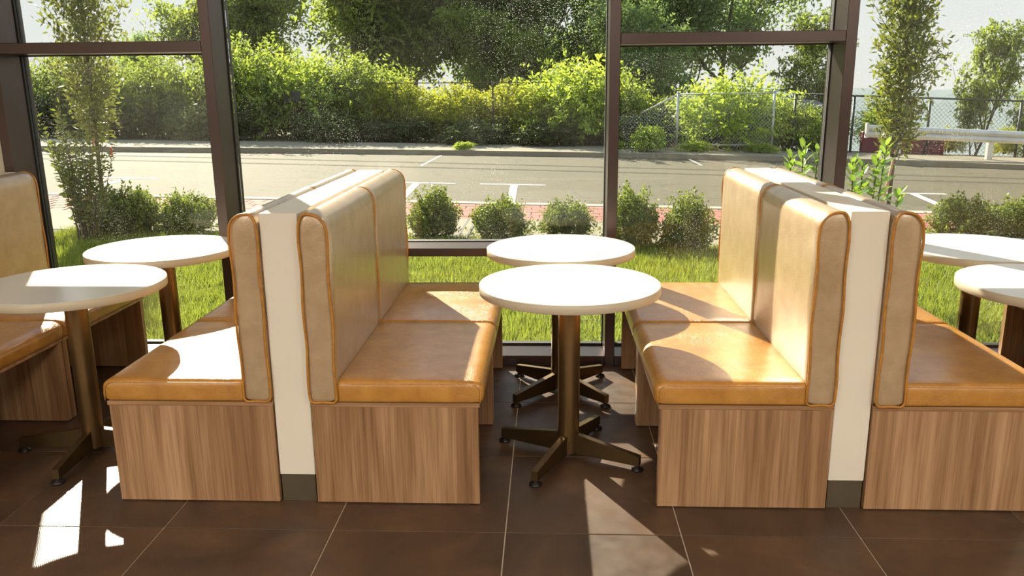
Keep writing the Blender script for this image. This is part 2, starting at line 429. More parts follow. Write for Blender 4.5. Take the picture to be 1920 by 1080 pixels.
# added fill panels on the unseen ceiling, brightening the booths from behind the camera
def emis(name, c, s):
    b = NB(name); em = b.n('Emission'); em.inputs[0].default_value = c+(1,); em.inputs[1].default_value = s
    return b.done(em.outputs[0])
M['fill_on'] = emis('fill_diffuser', (1, .93, .82), 2.0)
k = 0
for yy, row in ((-3.0, 'back'), (-1.3, 'front')):
    for xx, side in ((-3.2, 'left'), (0, 'centre'), (3.2, 'right')):
        e = empty('added_fill_panel', (xx, yy, 2.86), 0, 'added white fill panel on the unseen ceiling, %s row, %s' % (row, side), 'light', 'added fill panels')
        f = MB()
        for (x0, x1, y0, y1) in ((-.61, -.57, -.61, .61), (.57, .61, -.61, .61), (-.57, .57, -.61, -.57), (-.57, .57, .57, .61)): f.box(x0, x1, y0, y1, -.05, -.001)
        f.build('fill_frame', M['ceil'], e)
        MB().box(-.57, .57, -.57, .57, -.03, -.02).build('diffuser', M['fill_on'], e)
        L = bpy.data.lights.new('added_fill_lamp', 'AREA'); L.energy = FILL_POWER; L.color = (1, .92, .80); L.shape = 'SQUARE'; L.size = 1.1
        lo = bpy.data.objects.new('added_fill_lamp', L); COL.objects.link(lo); lo.parent = e; lo.location = (0, 0, -.052)
        k += 1

# ------------------------------------------------------------------ booth benches
def soft_box(lo, hi, rad, n=(14, 20, 12), crown=0, seed=0, wob=.0):
    """rounded box; rad(u) gives (rx-,rx+,ry,rz-,rz+)"""
    lo = np.array(lo); hi = np.array(hi); c = (lo+hi)/2; hsz = (hi-lo)/2
    rxm, rxp, ry, rzm, rzp = rad
    def axis(num, l, h_, rm, rp):
        t = np.linspace(0, math.pi/2, 6)
        a = l+rm*(1-np.cos(t))*1.0; b = h_-rp*(1-np.cos(t[::-1]))
        m = np.linspace(a[-1], b[0], num)[1:-1]
        return np.concatenate([a, m, b])
    ax = [axis(n[0], lo[0], hi[0], rxm, rxp), axis(n[1], lo[1], hi[1], ry, ry), axis(n[2], lo[2], hi[2], rzm, rzp)]
    idx = {}; V = []; F = []
    def vid(i, j, k):
        if (i, j, k) not in idx: idx[i, j, k] = len(V); V.append((ax[0][i], ax[1][j], ax[2][k]))
        return idx[i, j, k]
    nx, ny, nz = [len(a)-1 for a in ax]
    for i in range(nx):
        for j in range(ny):
            F.append((vid(i,j,0), vid(i,j+1,0), vid(i+1,j+1,0), vid(i+1,j,0)))
            F.append((vid(i,j,nz), vid(i+1,j,nz), vid(i+1,j+1,nz), vid(i,j+1,nz)))
    for i in range(nx):
        for k in range(nz):
            F.append((vid(i,0,k), vid(i+1,0,k), vid(i+1,0,k+1), vid(i,0,k+1)))
            F.append((vid(i,ny,k), vid(i,ny,k+1), vid(i+1,ny,k+1), vid(i+1,ny,k)))
    for j in range(ny):
        for k in range(nz):
            F.append((vid(0,j,k), vid(0,j,k+1), vid(0,j+1,k+1), vid(0,j+1,k)))
            F.append((vid(nx,j,k), vid(nx,j+1,k), vid(nx,j+1,k+1), vid(nx,j,k+1)))
    V = np.array(V)
    il = lo+np.array([rxm, ry, rzm]); ih = hi-np.array([rxp, ry, rzp])
    inner = np.clip(V, il, ih); d = V-inner
    R = np.where(d < 0, np.array([rxm, ry, rzm]), np.array([rxp, ry, rzp]))
    q = d/R; ln = np.linalg.norm(q, axis=1, keepdims=True); q = np.where(ln > 1e-9, q/np.maximum(ln, 1e-9), 0)
    V = inner+q*R
    u = (V-c)/hsz
    return V, F, u

def bench_unit():
    L = .765
    e = empty('booth_bench', (0, 0, 0))
    pm = MB().bbox(.004, .612, 0, .030, .004, .385, .0012).mesh('end_panel'); pm.materials.append(M['wood'])
    for y in (0, L-.030):
        o = link('end_panel', pm, None, e); o.location = (0, y, 0)
        for x in (.03, .58):
            MB().lathe([(.012, -.0), (.012, .005)], 10, (x, .015)).build('glide', M['black'], o)
    MB().bbox(.002, .618, -.002, L+.002, .385, .401, .0015).build('seat_board', M['wood_x'], e)
    MB().box(.03, .05, .03, L-.03, .30, .385).build('rear_stretcher', M['wood_x'], e)
    # seat cushion
    V, F, u = soft_box((.100, -.006, .401), (.628, L+.004, .486), (.012, .045, .020, .010, .034), (10, 16, 4))
    top = np.clip(u[:, 2], 0, 1)**2
    V[:, 2] += .007*top*(1-u[:, 0]**2)*(1-u[:, 1]**2)
    V[:, 0] += .006*np.clip(u[:, 0], 0, 1)**3*(1-np.clip(u[:, 2], -1, 1)**2)*(u[:, 0] > .9)
    sc = MB().add(V, F).build('seat_cushion', M['seat'], e, True)
    for y, s in ((-.0065, 1), (L+.0045, -1)):
        P = []
        z1, r = .475, .03
        P += [(.106, y, .405), (.106, y, z1-.02)]
        for a in np.linspace(math.pi, math.pi/2, 5): P.append((.118+.012*math.cos(a), y+s*.002, z1-.012+.012*math.sin(a)))
        for a in np.linspace(math.pi/2, 0, 7): P.append((.622-.036+.036*math.cos(a), y+s*.002, z1-.034+.034*math.sin(a)))
        P += [(.6225, y, .43), (.621, y, .405)]
        MB().tube(P, .0019, 6).build('seam', M['seam'], sc, True)
    # backrest cushion
    V, F, u = soft_box((.004, -.012, .402), (.106, L+.004, 1.092), (.030, .064, .012, .018, .064), (6, 16, 24))
    V[:, 0] += .006*np.clip(u[:, 0], 0, 1)*(1-u[:, 1]**2)*(1-u[:, 2]**2)
    bc = MB().add(V, F).build('back_cushion', M['back'], e, True)
    random.seed(4)
    for y in (-.0125, L+.0045):
        P = []
        def arc(cx, cz, rx, rz, a0, a1, n):
            for a in np.linspace(a0, a1, n): P.append((cx+rx*math.cos(a), y, cz+rz*math.sin(a)))
        x0, x1, z0, z1 = .006, .104, .404, 1.090
        arc(x1-.062, z1-.062, .062, .062, 0, math.pi/2, 9)
        arc(x0+.028, z1-.062, .028, .062, math.pi/2, math.pi, 7)
        for z in np.linspace(z1-.10, z0+.05, 12): P.append((x0+.0025*math.sin(z*23), y, z))
        arc(x0+.018, z0+.018, .018, .018, math.pi, 1.5*math.pi, 5)
        P.append(((x0+x1)/2, y, z0+.002))
        arc(x1-.018, z0+.018, .018, .018, 1.5*math.pi, 2*math.pi, 5)
        for z in np.linspace(z0+.05, z1-.10, 12): P.append((x1+.003*math.sin(z*19+1), y, z))
        MB().tube(P, .0046, 7, closed=True).build('piping', M['pipe'], bc, True)
    MB().box(.0, .012, .02, L-.02, .402, .95).build('back_board', M['wood'], e)
    return e, L

proto, BL_ = bench_unit()
Y1, Y2 = 2.737, 3.512
bench_spots = [  # back x, y start, faces right?, label
    (-.866, Y1, 1, 'near bench on the right side of the left divider, facing the middle tables'),
    (-.866, Y2, 1, 'window-end bench on the right side of the left divider, facing the middle'),
    (-1.001, Y1, -1, 'near bench on the left side of the left divider, facing the left tables'),
    (-1.001, Y2, -1, 'window-end bench on the left side of the left divider, mostly hidden'),
    (1.009, Y1, -1, 'near bench on the left side of the right divider, facing the middle tables'),
    (1.009, Y2, -1, 'window-end bench on the left side of the right divider, facing the middle'),
    (1.138, Y1, 1, 'near bench on the right side of the right divider, facing the right tables'),
    (1.138, Y2, 1, 'window-end bench on the right side of the right divider, mostly hidden'),
    (-2.862, Y1, 1, 'booth bench at the left edge cut off by the frame, only the seat showing'),
    (-2.862, Y2, 1, 'booth bench at the left edge with a tall sand-coloured backrest by the window'),
    (3.02, Y1, -1, 'near booth bench beyond the right edge, facing the right tables'),
    (3.02, Y2, -1, 'booth bench at the right edge showing only its dark end panel under a table'),
]
for i, (x, y, s, lab) in enumerate(bench_spots):
    loc = (x, y, 0) if s > 0 else (x, y+BL_, 0); rz = 0 if s > 0 else math.pi
    if i == 0:
        o = proto; o.location = loc; o.rotation_euler = (0, 0, rz)
    else: o = copy_thing(proto, loc, rz)
    tag(o, lab, 'bench', 'leather booth benches')

# dividers
def divider(x0, x1, lab):
    xm = (x0+x1)/2; h = (x1-x0)/2
    e = empty('booth_divider', (xm, 2.747, 0), 0, lab, 'divider', 'white booth dividers')
    MB().bbox(-h, h, 0, 1.535, .11, 1.090, .0018).build('divider_panel', M['divider'], e)
    MB().box(-h+.003, h-.003, .004, 1.53, .001, .11).build('plinth', M['base'], e)
divider(-1.0, -.867, 'cream white divider between the left booth benches')
divider(1.0+.010, 1.137, 'cream white divider between the right booth benches')
divider(-2.998, -2.865, 'cream white divider at the left edge, only its top showing')
divider(3.021, 3.152, 'cream white divider beyond the right edge')

# ------------------------------------------------------------------ tables
def table():
    e = empty('round_table')
    r, zt, th = .361, .745, .036
    t = MB().lathe([(0, zt-th), (r-.004, zt-th), (r-.0015, zt-th+.002), (r-.0015, zt-.0025), (r-.003, zt), (0, zt)], 96).build('table_top', M['top'], e, 30)
    MB().lathe([(r-.0014, zt-th+.001), (r, zt-th+.002), (r, zt-.002), (r-.0014, zt-.001)], 96).build('edge_band', M['edge'], t, True)
    MB().lathe([(.043, .022), (.0445, .026), (.0445, zt-th-.006)], 32).build('post', M['bronze'], e, 40)
    MB().bbox(-.12, .12, -.12, .12, zt-th-.007, zt-th-.0005, .001).build('mounting_plate', M['black'], e)
    lm = MB()
    w = .013
    # tapered bar from post to tip along +x
    x0, x1 = .040, .315
    V = [(x0,-w,.018),(x1,-w,.022),(x1,-w,.062),(x0,-w,.104),(x0,w,.018),(x1,w,.022),(x1,w,.062),(x0,w,.104)]
    lm.add(V, [(0,1,2,3),(7,6,5,4),(0,4,5,1),(1,5,6,2),(2,6,7,3),(3,7,4,0)])
    leg = lm.mesh('leg'); leg.materials.append(M['bronze_dark'])
    bv = MB().lathe([(.024, 0), (.026, .003), (.024, .009), (.011, .014), (.009, .023)], 20, (x1-.010, 0)).mesh('glide', True); bv.materials.append(M['black'])
    for k in range(4):
        o = link('leg', leg, None, e); o.rotation_euler = (0, 0, k*math.pi/2)
        link('glide', bv, None, o)
    return e
tp = table()
R = math.radians
for i, (x, y, rz, lab) in enumerate([
    (.083, 3.172, 64, 'round white table nearest the viewer between the two middle benches'),
    (.058, 3.925, 45, 'round white table by the window between the two middle benches'),
    (-1.955, 3.172, 3, 'near round white table at the left edge'),
    (-1.925, 3.925, 40, 'round white table by the window on the left, left of the left divider'),
    (1.985, 3.172, 30, 'near round white table cut by the right edge'),
    (2.045, 3.925, 45, 'round white table by the window on the right, right of the right divider')]):
    if i == 0: o = tp; o.location = (x, y, 0); o.rotation_euler = (0, 0, R(rz))
    else: o = copy_thing(tp, (x, y, 0), R(rz))
    tag(o, lab, 'table', 'round pedestal tables')

# ------------------------------------------------------------------ ground outside
SL = -.029
def g(x): return -.10+SL*x
def strip(name, xs, ya, yb, z, mat, lab=None, cat=None, kind='structure', depth=.25, parent=None):
    m = MB(); V = []; F = []
    for x in xs:
        a, b = ya(x), yb(x); zz = g(x)+z
        V += [(x, a, zz), (x, b, zz), (x, b, zz-depth), (x, a, zz-depth)]
    for i in range(len(xs)-1):
        p, q = 4*i, 4*i+4
        for k in range(4):
            l = (k+1) % 4; F.append((p+k, q+k, q+l, p+l))
    F += [(0, 1, 2, 3), tuple(4*(len(xs)-1)+k for k in (3, 2, 1, 0))]
    o = m.add(V, F).build(name, mat, parent)
    if lab: tag(o, lab, cat, kind=kind)
    return o
XS = list(np.linspace(-26, 26, 53))
kb = lambda x: 11.36+.030*x       # kerb back
kf = lambda x: 11.55+.033*x       # kerb front
bn = lambda x: 10.03+.030*x       # paver near edge
fcx = [-26, -18, -12.3, -7.7, -5.7, -2.3, 1.65, 5.7, 8.9, 11.4, 16, 26]; fcy = [17.0, 18.2, 19.2, 20.0, 20.4, 20.85, 21.25, 21.3, 20.9, 20.4, 19.6, 18.4]
fc = lambda x: float(np.interp(x, fcx, fcy))
fwb = lambda x: fc(x)+2.6
lawn = strip('lawn', XS, lambda x: 4.62, lambda x: 8.55, 0, M['soil'], 'green lawn strip right outside the windows', 'lawn')
walk = strip('concrete_walk', XS, lambda x: 8.552, bn, .005, M['concrete'], 'pale concrete walk behind the clipped shrubs', 'pavement')
pav = strip('brick_paving', XS, lambda x: bn(x)+.002, kb, -.012, M['mortar'], 'red brick paver band along the kerb', 'pavement')
kerb = strip('kerb', XS, lambda x: kb(x)+.002, kf, .012, M['kerb'], 'pale kerb on the near side of the street', 'kerb')
road = strip('road', XS, lambda x: kf(x)+.001, fc, -.10, M['asphalt'], 'sunlit grey-tan asphalt street', 'road')
fk = strip('far_kerb', XS, lambda x: fc(x)+.001, lambda x: fc(x)+.16, .02, M['concrete'], 'weathered kerb across the street', 'kerb')
fwk = strip('far_pavement', XS, lambda x: fc(x)+.161, fwb, .015, M['concrete'], 'pale pavement across the street', 'pavement')
# walk drain channel
dr = empty('drain_channel', (-.94, 8.6, g(-.94)+.006), 0, 'narrow slotted drain channel crossing the concrete walk', 'drain')
for dx in (-.05, .05): MB().box(dx-.012, dx+.012, 0, 1.38, 0, .006).build('slot', M['gasket'], dr)
MB().box(-.036, .036, 0, 1.38, 0, .004).build('channel_cover', M['concrete'], dr)
# bricks: running bond
rows = 6
bd = [(kb(0)-bn(0))/rows]
bw = .225; bdp = (kb(0)-bn(0)-.004)/rows
def brick_mesh(n, lx): 
    m = MB().bbox(0.004, lx-.004, .004, bdp-.004, -.03, .012, .003).mesh(n); m.materials.append(M['brick']); return m
bmesh1 = brick_mesh('brick', bw)
field = MB()
nbk = 0
for r_ in range(rows):
    off = (r_ % 2)*bw/2
    i0, i1 = int(-14/bw), int(14/bw)
    for i in range(i0, i1):
        x = i*bw+off; y = bn(x)+.003+r_*bdp
        near = (-5.6 < x < -3.35) or (-1.75 < x < 2.2)
        if near:
            o = bpy.data.objects.new('brick', bmesh1); COL.objects.link(o); o.parent = pav
            o.location = (x, y, g(x)-.0105+random.uniform(-.002, .002)); o.rotation_euler = (0, -math.atan(SL)*1.0, math.atan(.03)); nbk += 1
        else:
            z = g(x+bw/2)-.0105
            field.box(x+.004, x+bw-.004, y+.004, y+bdp-.004, z-.03, z+.012)
fo = field.build('brick_field', M['brick'], pav); fo['kind'] = 'stuff'

# road markings, painted 2 mm proud
def poly_mark(name, pts, lab):
    m = MB(); V = [(x, y, g(x)-.0995) for x, y in pts]+[(x, y, g(x)-.096) for x, y in pts]; n = len(pts)
    F = [tuple(range(n))[::-1], tuple(n+i for i in range(n))]+[(i, (i+1) % n, n+(i+1) % n, n+i) for i in range(n)]
    o = m.add(V, F).build(name, M['paint']); tag(o, lab, 'road marking'); return o
def tee(xa, xb, y, xs0, xs1, y0, wdt, lab):
    e = empty('parking_mark', ((xa+xb)/2, y, 0), 0, lab, 'road marking', 'white parking bay marks')
    def quad(nm, pts):
        V = [(px-(xa+xb)/2, py-y, g(px)-.0995) for px, py in pts]+[(px-(xa+xb)/2, py-y, g(px)-.095) for px, py in pts]
        MB().add(V, [(3, 2, 1, 0), (4, 5, 6, 7), (0, 1, 5, 4), (1, 2, 6, 5), (2, 3, 7, 6), (3, 0, 4, 7)]).build(nm, M['paint'], e)
    quad('cross_stroke', [(xa, y-.06), (xb, y-.06+.05), (xb, y+.06+.05), (xa, y+.06)])
    quad('stem_stroke', [(xs1-wdt/2, y0), (xs1+wdt/2, y0), (xs0+wdt/2, y-.06), (xs0-wdt/2, y-.06)])
tee(-1.24, -.06, 14.64, -.62, -.575, 12.0, .13, 'white T-shaped parking mark behind the middle tables')
tee(-2.6, -1.67, 14.55, -2.36, -2.25, 12.0, .13, 'white T-shaped parking mark beside the left divider backrest')
tee(-8.0, -6.94, 14.2, -7.44, -7.27, 12.0, .13, 'white T-shaped parking mark seen through the left window')
tee(5.94, 7.07, 14.77, 6.46, 6.10, 12.2, .13, 'white T-shaped parking mark seen through the right window')
poly_mark('lane_line', [(-12.5, 18.45), (-8.43, 18.83), (-8.43, 18.97), (-12.5, 18.6)], 'long white line along the far side of the street at left')
poly_mark('road_dash', [(-2.81, 17.8), (-2.75, 17.8), (-2.68, 20.6), (-2.74, 20.6)], 'thin white line across the far lane behind the left booth')
poly_mark('road_dash', [(3.56, 19.5), (3.63, 19.5), (3.62, 21.2), (3.55, 21.2)], 'thin white line across the far lane below the chain-link fence')

# terrain beyond the far pavement
def terrain():
    m = MB(); xs = np.concatenate([np.linspace(-60, 60, 41)]); ys = np.concatenate([np.linspace(0, 1, 18)**2*80])
    V = []; F = []
    for yy in ys:
        for x in xs:
            y = fwb(max(-26, min(26, x)))+yy
            d = max(0, yy-(2.0 if x > 7 else 24))
            V.append((x, y, g(max(-26, min(26, x)))-.02-d*.22))
    nx = len(xs)
    for j in range(len(ys)-1):
        for i in range(nx-1): F.append((j*nx+i, j*nx+i+1, (j+1)*nx+i+1, (j+1)*nx+i))
    o = m.add(V, F).build('verge', M['dirt'], None, True); tag(o, 'shaded ground with leaf litter beyond the far pavement', 'ground', kind='structure')
    m = MB(); V = []; F = []; rng = np.random.default_rng(3)
    ys = [90, 200, 400, 700, 1000, 1300, 1600, 1900, 2200]; xs = np.linspace(-2500, 2500, 81)
    for j, y in enumerate(ys):
        for i, x in enumerate(xs):
            base = -24-.018*y if y < 800 else -38
            ridge = (-38+34*max(0, (y-1200)/700)*(1+.12*math.sin(x*.004+1)+.08*math.sin(x*.013))) if 1200 < y < 2000 else base
            V.append((x, y, max(base, min(ridge, 6)) if y < 2000 else -60))
    nx = len(xs)
    for j in range(len(ys)-1):
        for i in range(nx-1): F.append((j*nx+i, j*nx+i+1, (j+1)*nx+i+1, (j+1)*nx+i))
    o = m.add(V, F).build('hills', M['valley'], None, True); tag(o, 'distant valley and hills on the horizon, tinted blue-green for haze', 'hills', kind='structure')
terrain()

# grass blades
rng = np.random.default_rng(7)
N = 190000
gx = rng.uniform(-5.2, 5.4, N); gy = 4.64+(8.52-4.64)*rng.random(N)**1.15
clump = .6+.4*np.sin(gx*7+np.sin(gy*5)*2)*np.sin(gy*6+1.3*gx)
hgt = (.035+.06*rng.random(N))*(.7+.6*clump)
C = np.stack([gx, gy, -.10+SL*gx-.004], 1)
a = rng.uniform(0, 2*np.pi, N); lean = rng.uniform(.1, .9, N)
tip = C+np.stack([np.cos(a)*lean*hgt, np.sin(a)*lean*hgt, hgt], 1)
b_ = a+rng.uniform(.9, 2.2, N); wd = rng.uniform(.003, .0065, N)
sd = np.stack([np.cos(b_)*wd, np.sin(b_)*wd, np.zeros(N)], 1)
GV = np.stack([C-sd, C+sd, tip], 1)
go = link('grass', quad_mesh('grass', GV, 3), M['grass']); tag(go, 'short sunlit grass covering the lawn strip', 'grass', kind='stuff')

# ------------------------------------------------------------------ plants
def branch_tree(rng, h, trunk_r, levels=3, spread=.6, first=.3, nb=6, up=.35, lean=0.0, sides=7):
    m = MB(); tips = []
    def grow(p, d, ln, r, lv):
        pts = [p.copy()]; rad = [r]; n = 4
        for i in range(n):
            d = d+np.array([rng.normal(0, .13), rng.normal(0, .13), up*.12]); d /= np.linalg.norm(d)
            p = p+d*ln/n; pts.append(p.copy()); rad.append(r*(1-.75*(i+1)/n)+.003)
        m.tube([tuple(q) for q in pts], rad, sides if lv == 0 else 5, cap=False)
        if lv >= levels: tips.append((pts[-1], ln)); tips.append((pts[2], ln)); return
        k = nb if lv == 0 else max(3, nb-2)
        for i in range(k):
            t = first+(1-first)*(i+rng.random())/k if lv == 0 else .3+.7*(i+rng.random())/k
            t = min(t, .98); f = t*n; j = int(f); q = pts[j]+(pts[j+1]-pts[j])*(f-j)
            a = rng.uniform(0, 2*np.pi)+i*2.4
            nd = d*(1-spread)+spread*np.array([math.cos(a), math.sin(a), up*rng.uniform(.3, 1.6)]); nd /= np.linalg.norm(nd)
            grow(q, nd, ln*rng.uniform(.42, .62)*(1-.35*t if lv == 0 else 1), r*(1-.6*t)*.55+.003, lv+1)
        tips.append((pts[-1], ln*.4))
    grow(np.array([0., 0., 0.]), np.array([lean, 0, 1.]), h*.8, trunk_r, 0)
    return m, tips

def shoots(rng, start, dirs, lens, per, curve=.25, jit=.02, start_t=.15):
    """leaf centres and directions in two rows along bending shoots"""
    n = len(start); t = np.linspace(start_t, 1, per)[None, :, None]
    side = unit(np.cross(dirs, rng.normal(size=(n, 3))))
    down = np.array([0, 0, -1.0])
    C = start[:, None, :]+dirs[:, None, :]*lens[:, None, None]*t+down*(curve*lens[:, None, None]*t**2)
    sg = np.where(np.arange(per) % 2 == 0, 1., -1.)[None, :, None]
    D = dirs[:, None, :]*.5+side[:, None, :]*sg+rng.normal(size=(n, per, 3))*.35
    C = C+rng.normal(size=C.shape)*jit
    return C.reshape(-1, 3), D.reshape(-1, 3)

def make_tree(name, seed, h, tr, per, ll, lw, mat, spread=.62, first=.25, nb=8, nsh=7, shl=.9, up=.35, levels=3):
    rng = np.random.default_rng(seed)
    m, tips = branch_tree(rng, h, tr, levels, spread, first, nb, up)
    P = np.array([t[0] for t in tips]); n = len(P)*nsh
    st = np.repeat(P, nsh, 0)+rng.normal(size=(n, 3))*.10*h/8
    d = unit(rng.normal(size=(n, 3))+np.array([0, 0, .35])); ln = shl*rng.uniform(.5, 1.25, n)*h/9
    C, D = shoots(rng, st, d, ln, per, .35, .03)
    k = C[:, 2] > .10*h; C, D = C[k], D[k]
    V = leaf_verts(rng, C, ll, lw, D)
    e = empty(name)
    m.build('trunk', M['bark'], e, True)
    o = link('foliage', quad_mesh('foliage', V), M[mat], e); o['kind'] = 'stuff'
    return e

def make_bush(name, seed, rx, ry, h, nsh, per, ll, lw, mat, nst=14, shl=.45, upb=.7, zmin=.05, top=1.0):
    rng = np.random.default_rng(seed); m = MB()
    for k in range(nst):
        a = rng.uniform(0, 2*np.pi); r = rng.uniform(.2, .8)
        p = [(0.15*rx*math.cos(a), .15*ry*math.sin(a), 0), (rx*r*.5*math.cos(a), ry*r*.5*math.sin(a), h*.4), (rx*r*.8*math.cos(a+.2), ry*r*.8*math.sin(a+.2), h*.75)]
        m.tube(p, [.014*h, .009*h, .003*h], 5, cap=False)
    a = rng.uniform(0, 2*np.pi, nsh); r = np.sqrt(rng.random(nsh))*.85; z = zmin+(.70*top-zmin)*rng.random(nsh)*np.sqrt(1-r*r*.75)
    st = np.stack([rx*r*np.cos(a), ry*r*np.sin(a), h*z], 1)
    d = unit(np.stack([np.cos(a)*r*.8, np.sin(a)*r*.8, np.full(nsh, upb)], 1)+rng.normal(size=(nsh, 3))*.45)
    ln = h*shl*rng.uniform(.45, 1.25, nsh)
    C, D = shoots(rng, st, d, ln, per, .30, .012*h)
    k = C[:, 2] > 0; C, D = C[k], D[k]
    V = leaf_verts(rng, C, ll, lw, D)
    e = empty(name); m.build('stems', M['bark'], e, True)
    o = link('foliage', quad_mesh('foliage', V), M[mat], e); o['kind'] = 'stuff'
    return e

def place(protos, spots, cat, group, zf=None):
    used = set()
    for (pi, x, y, rz, s, lab) in spots:
        p = protos[pi]; z = zf(x, y) if zf else g(x)
        sc = s if isinstance(s, tuple) else (s, s, s)
        if pi not in used: o = p; used.add(pi); o.location = (x, y, z); o.rotation_euler = (0, 0, rz); o.scale = sc
        else: o = copy_thing(p, (x, y, z), rz, scale=sc)
        tag(o, lab, cat, group)

# background trees
TR = [make_tree('broadleaf_tree', 11, 9.5, .20, 11, .19, .10, 'tree_leaf', nsh=3, shl=1.15),
      make_tree('broadleaf_tree', 12, 9.0, .17, 11, .18, .095, 'tree_leaf', spread=.68, first=.14, nb=9, nsh=3, shl=1.2),
      make_tree('broadleaf_tree', 13, 8.5, .15, 12, .21, .09, 'tree_leaf2', spread=.6, first=.12, nb=9, nsh=3, shl=1.2),
      make_tree('slim_tree', 14, 6.4, .09, 12, .15, .075, 'tree_leaf2', spread=.50, first=.22, nb=10, nsh=5, shl=.70, up=.9, levels=2)]
place(TR, [
    (0, -7.4, 45, .3, 1.25, 'dark green tree behind the street, above the left divider'),
    (1, -3.4, 46, 1.2, 1.28, 'dark green tree behind the street, left of the window centre'),
    (0, .4, 44, 2.6, 1.2, 'dark green tree behind the street, above the middle tables'),
    (1, 4.3, 45, 3.4, 1.28, 'dark green tree behind the street with a thick trunk, right of the middle post'),
    (0, 8.2, 44, 5.1, 1.12, 'dark green tree whose branches reach right over the chain-link fence'),
    (2, -11.6, 43, .7, 1.42, 'mid green airy tree behind the left window post'),
    (2, -18.4, 44, 2.0, 1.2, 'mid green airy tree seen in the left window'),
    (0, -24.5, 50, 4.0, .60, 'dark green tree low in the left window against the sky'),
    (2, -.8, 39, 4.4, .72, 'mid green young tree in front of the dark trees at the centre'),
    (1, 4.0, 34, 1.7, .62, 'low dark tree behind the left end of the chain-link fence'),
    (3, 14.9, 30, 1.0, (.66, .66, .86), 'slim tree standing alone against the sky beyond the guardrail'),
    (3, 17.0, 30.5, 2.2, (.55, .55, .66), 'small tree at the right edge beyond the guardrail'),
    (3, 10.0, 33, 3.0, .95, 'slim tree behind the right window post across the street'),
], 'tree', 'trees across the street', lambda x, y: g(x)-((2.2 if y > 42 else .9) if x < 9 else 1.9))

BU = [make_bush('wild_bush', 21, 1.5, 1.1, 2.6, 800, 19, .115, .05, 'tree_leaf2'),
      make_bush('wild_bush', 22, 1.4, .55, 1.9, 850, 17, .08, .04, 'hedge_leaf', shl=.30, zmin=.02, top=1.15),
      make_bush('wild_bush', 23, 1.3, 1.0, 2.4, 480, 25, .135, .055, 'bush_leaf', shl=.52),
      make_bush('wild_bush', 24, 1.9, .7, 1.25, 900, 14, .09, .045, 'dark_leaf', shl=.38, zmin=0, top=1.1)]
bsp = [
    (0, -14.3, 24.6, .2, 1.05, 'tall loose bush at the far left across the street'),
    (0, -11.6, 24.6, 1.1, 1.0, 'loose mid green bush across the street left of the left post'),
    (0, -9.2, 25.2, 2.2, 1.2, 'tall loose bush just right of the left window post across the street'),
    (2, -7.4, 25.4, .4, 1.15, 'tall bright green bush across the street above the left divider'),
    (0, -6.0, 25.6, 3.5, 1.05, 'loose mid green bush across the street right of the left divider'),
    (1, -4.5, 24.95, .0, 1.0, 'yellow-green hedge bush, leftmost of the lit hedge'),
    (1, -2.8, 24.95, 1.3, .98, 'yellow-green hedge bush, second from left in the lit hedge'),
    (1, -1.2, 24.95, 2.6, 1.0, 'yellow-green hedge bush, middle of the lit hedge'),
    (2, .75, 25.0, 1.9, 1.12, 'tall bright green bush at the right end of the lit hedge'),
    (0, 1.9, 25.2, 5.0, .9, 'loose green bush just left of the chain-link fence'),
    (2, 5.1, 23.7, 3.0, .95, 'bright green bush growing through the chain-link fence'),
    (0, 6.9, 24.4, .8, .62, 'loose green bush right of the chain-link fence'),
    (2, 7.6, 24.0, 4.1, .42, 'low bright bush beside the right window post across the street'),
    (3, -14.9, 23.6, .5, 1.15, 'dark low undergrowth in the leftmost part of the left window'),
    (3, -11.9, 23.5, 0, 1.15, 'dark low undergrowth in the middle of the left window'),
    (3, -9.2, 23.7, 1, (1.15, 1, .9), 'dark low undergrowth behind the left window post'),
    (3, -6.6, 24.0, 2, (1.1, 1, .8), 'dark low undergrowth above the left divider'),
    (3, -4.2, 24.1, 3.1, (1.0, 1.0, .62), 'dark low undergrowth below the left part of the lit hedge'),
    (3, -1.9, 24.15, 4.3, (1.0, 1.0, .62), 'dark low undergrowth below the middle of the lit hedge'),
    (3, .4, 24.2, 4, (1.0, 1.0, .62), 'dark low undergrowth below the right end of the lit hedge'),
    (3, 2.2, 24.7, 5, (1.1, 1, .8), 'dark low undergrowth near the middle window post'),
    (3, 4.6, 25.6, 6, 1.3, 'dark tall undergrowth behind the chain-link fence'),
    (3, 7.4, 26.0, 5.4, 1.1, 'dark undergrowth behind the bushes right of the fence'),
    (1, 11.6, 24.6, 2.0, .42, 'low yellow-green bush behind the guardrail left of its post'),
    (1, 13.2, 24.5, 1.0, .45, 'low yellow-green bush behind the guardrail at the right edge'),
    (2, 10.9, 27.4, 1.0, .62, 'green bush behind the black fence'),
]
place(BU, bsp, 'bush', 'wild bushes across the street')
sb = make_bush('round_bush', 31, .36, .34, .78, 420, 13, .055, .03, 'bush_leaf', shl=.34, zmin=.02, top=1.1)
sb.location = (2.62, 22.0, g(2.62)+.02); tag(sb, 'small round bright green bush in front of the chain-link fence', 'bush')
for k, (x, y, s) in enumerate([(3.9, 22.35, .6), (1.95, 22.9, .45), (5.7, 22.45, .55)]):
    o = copy_thing(sb, (x, y, g(x)+.01), k*1.3, ['low weeds at the foot of the first fence post', 'low weeds at the left end of the chain-link fence', 'low weeds at the foot of the second fence post'][k], (s*1.8, s, s*.7)); o['category'] = 'weeds'; o['group'] = 'weeds across the street'

o = copy_thing(sb, (-2.2, 21.2, g(-2.2)+.01), .7, 'low weeds sprouting at the far kerb left of centre', (.7, .4, .30)); o['category'] = 'weeds'; o['group'] = 'weeds across the street'
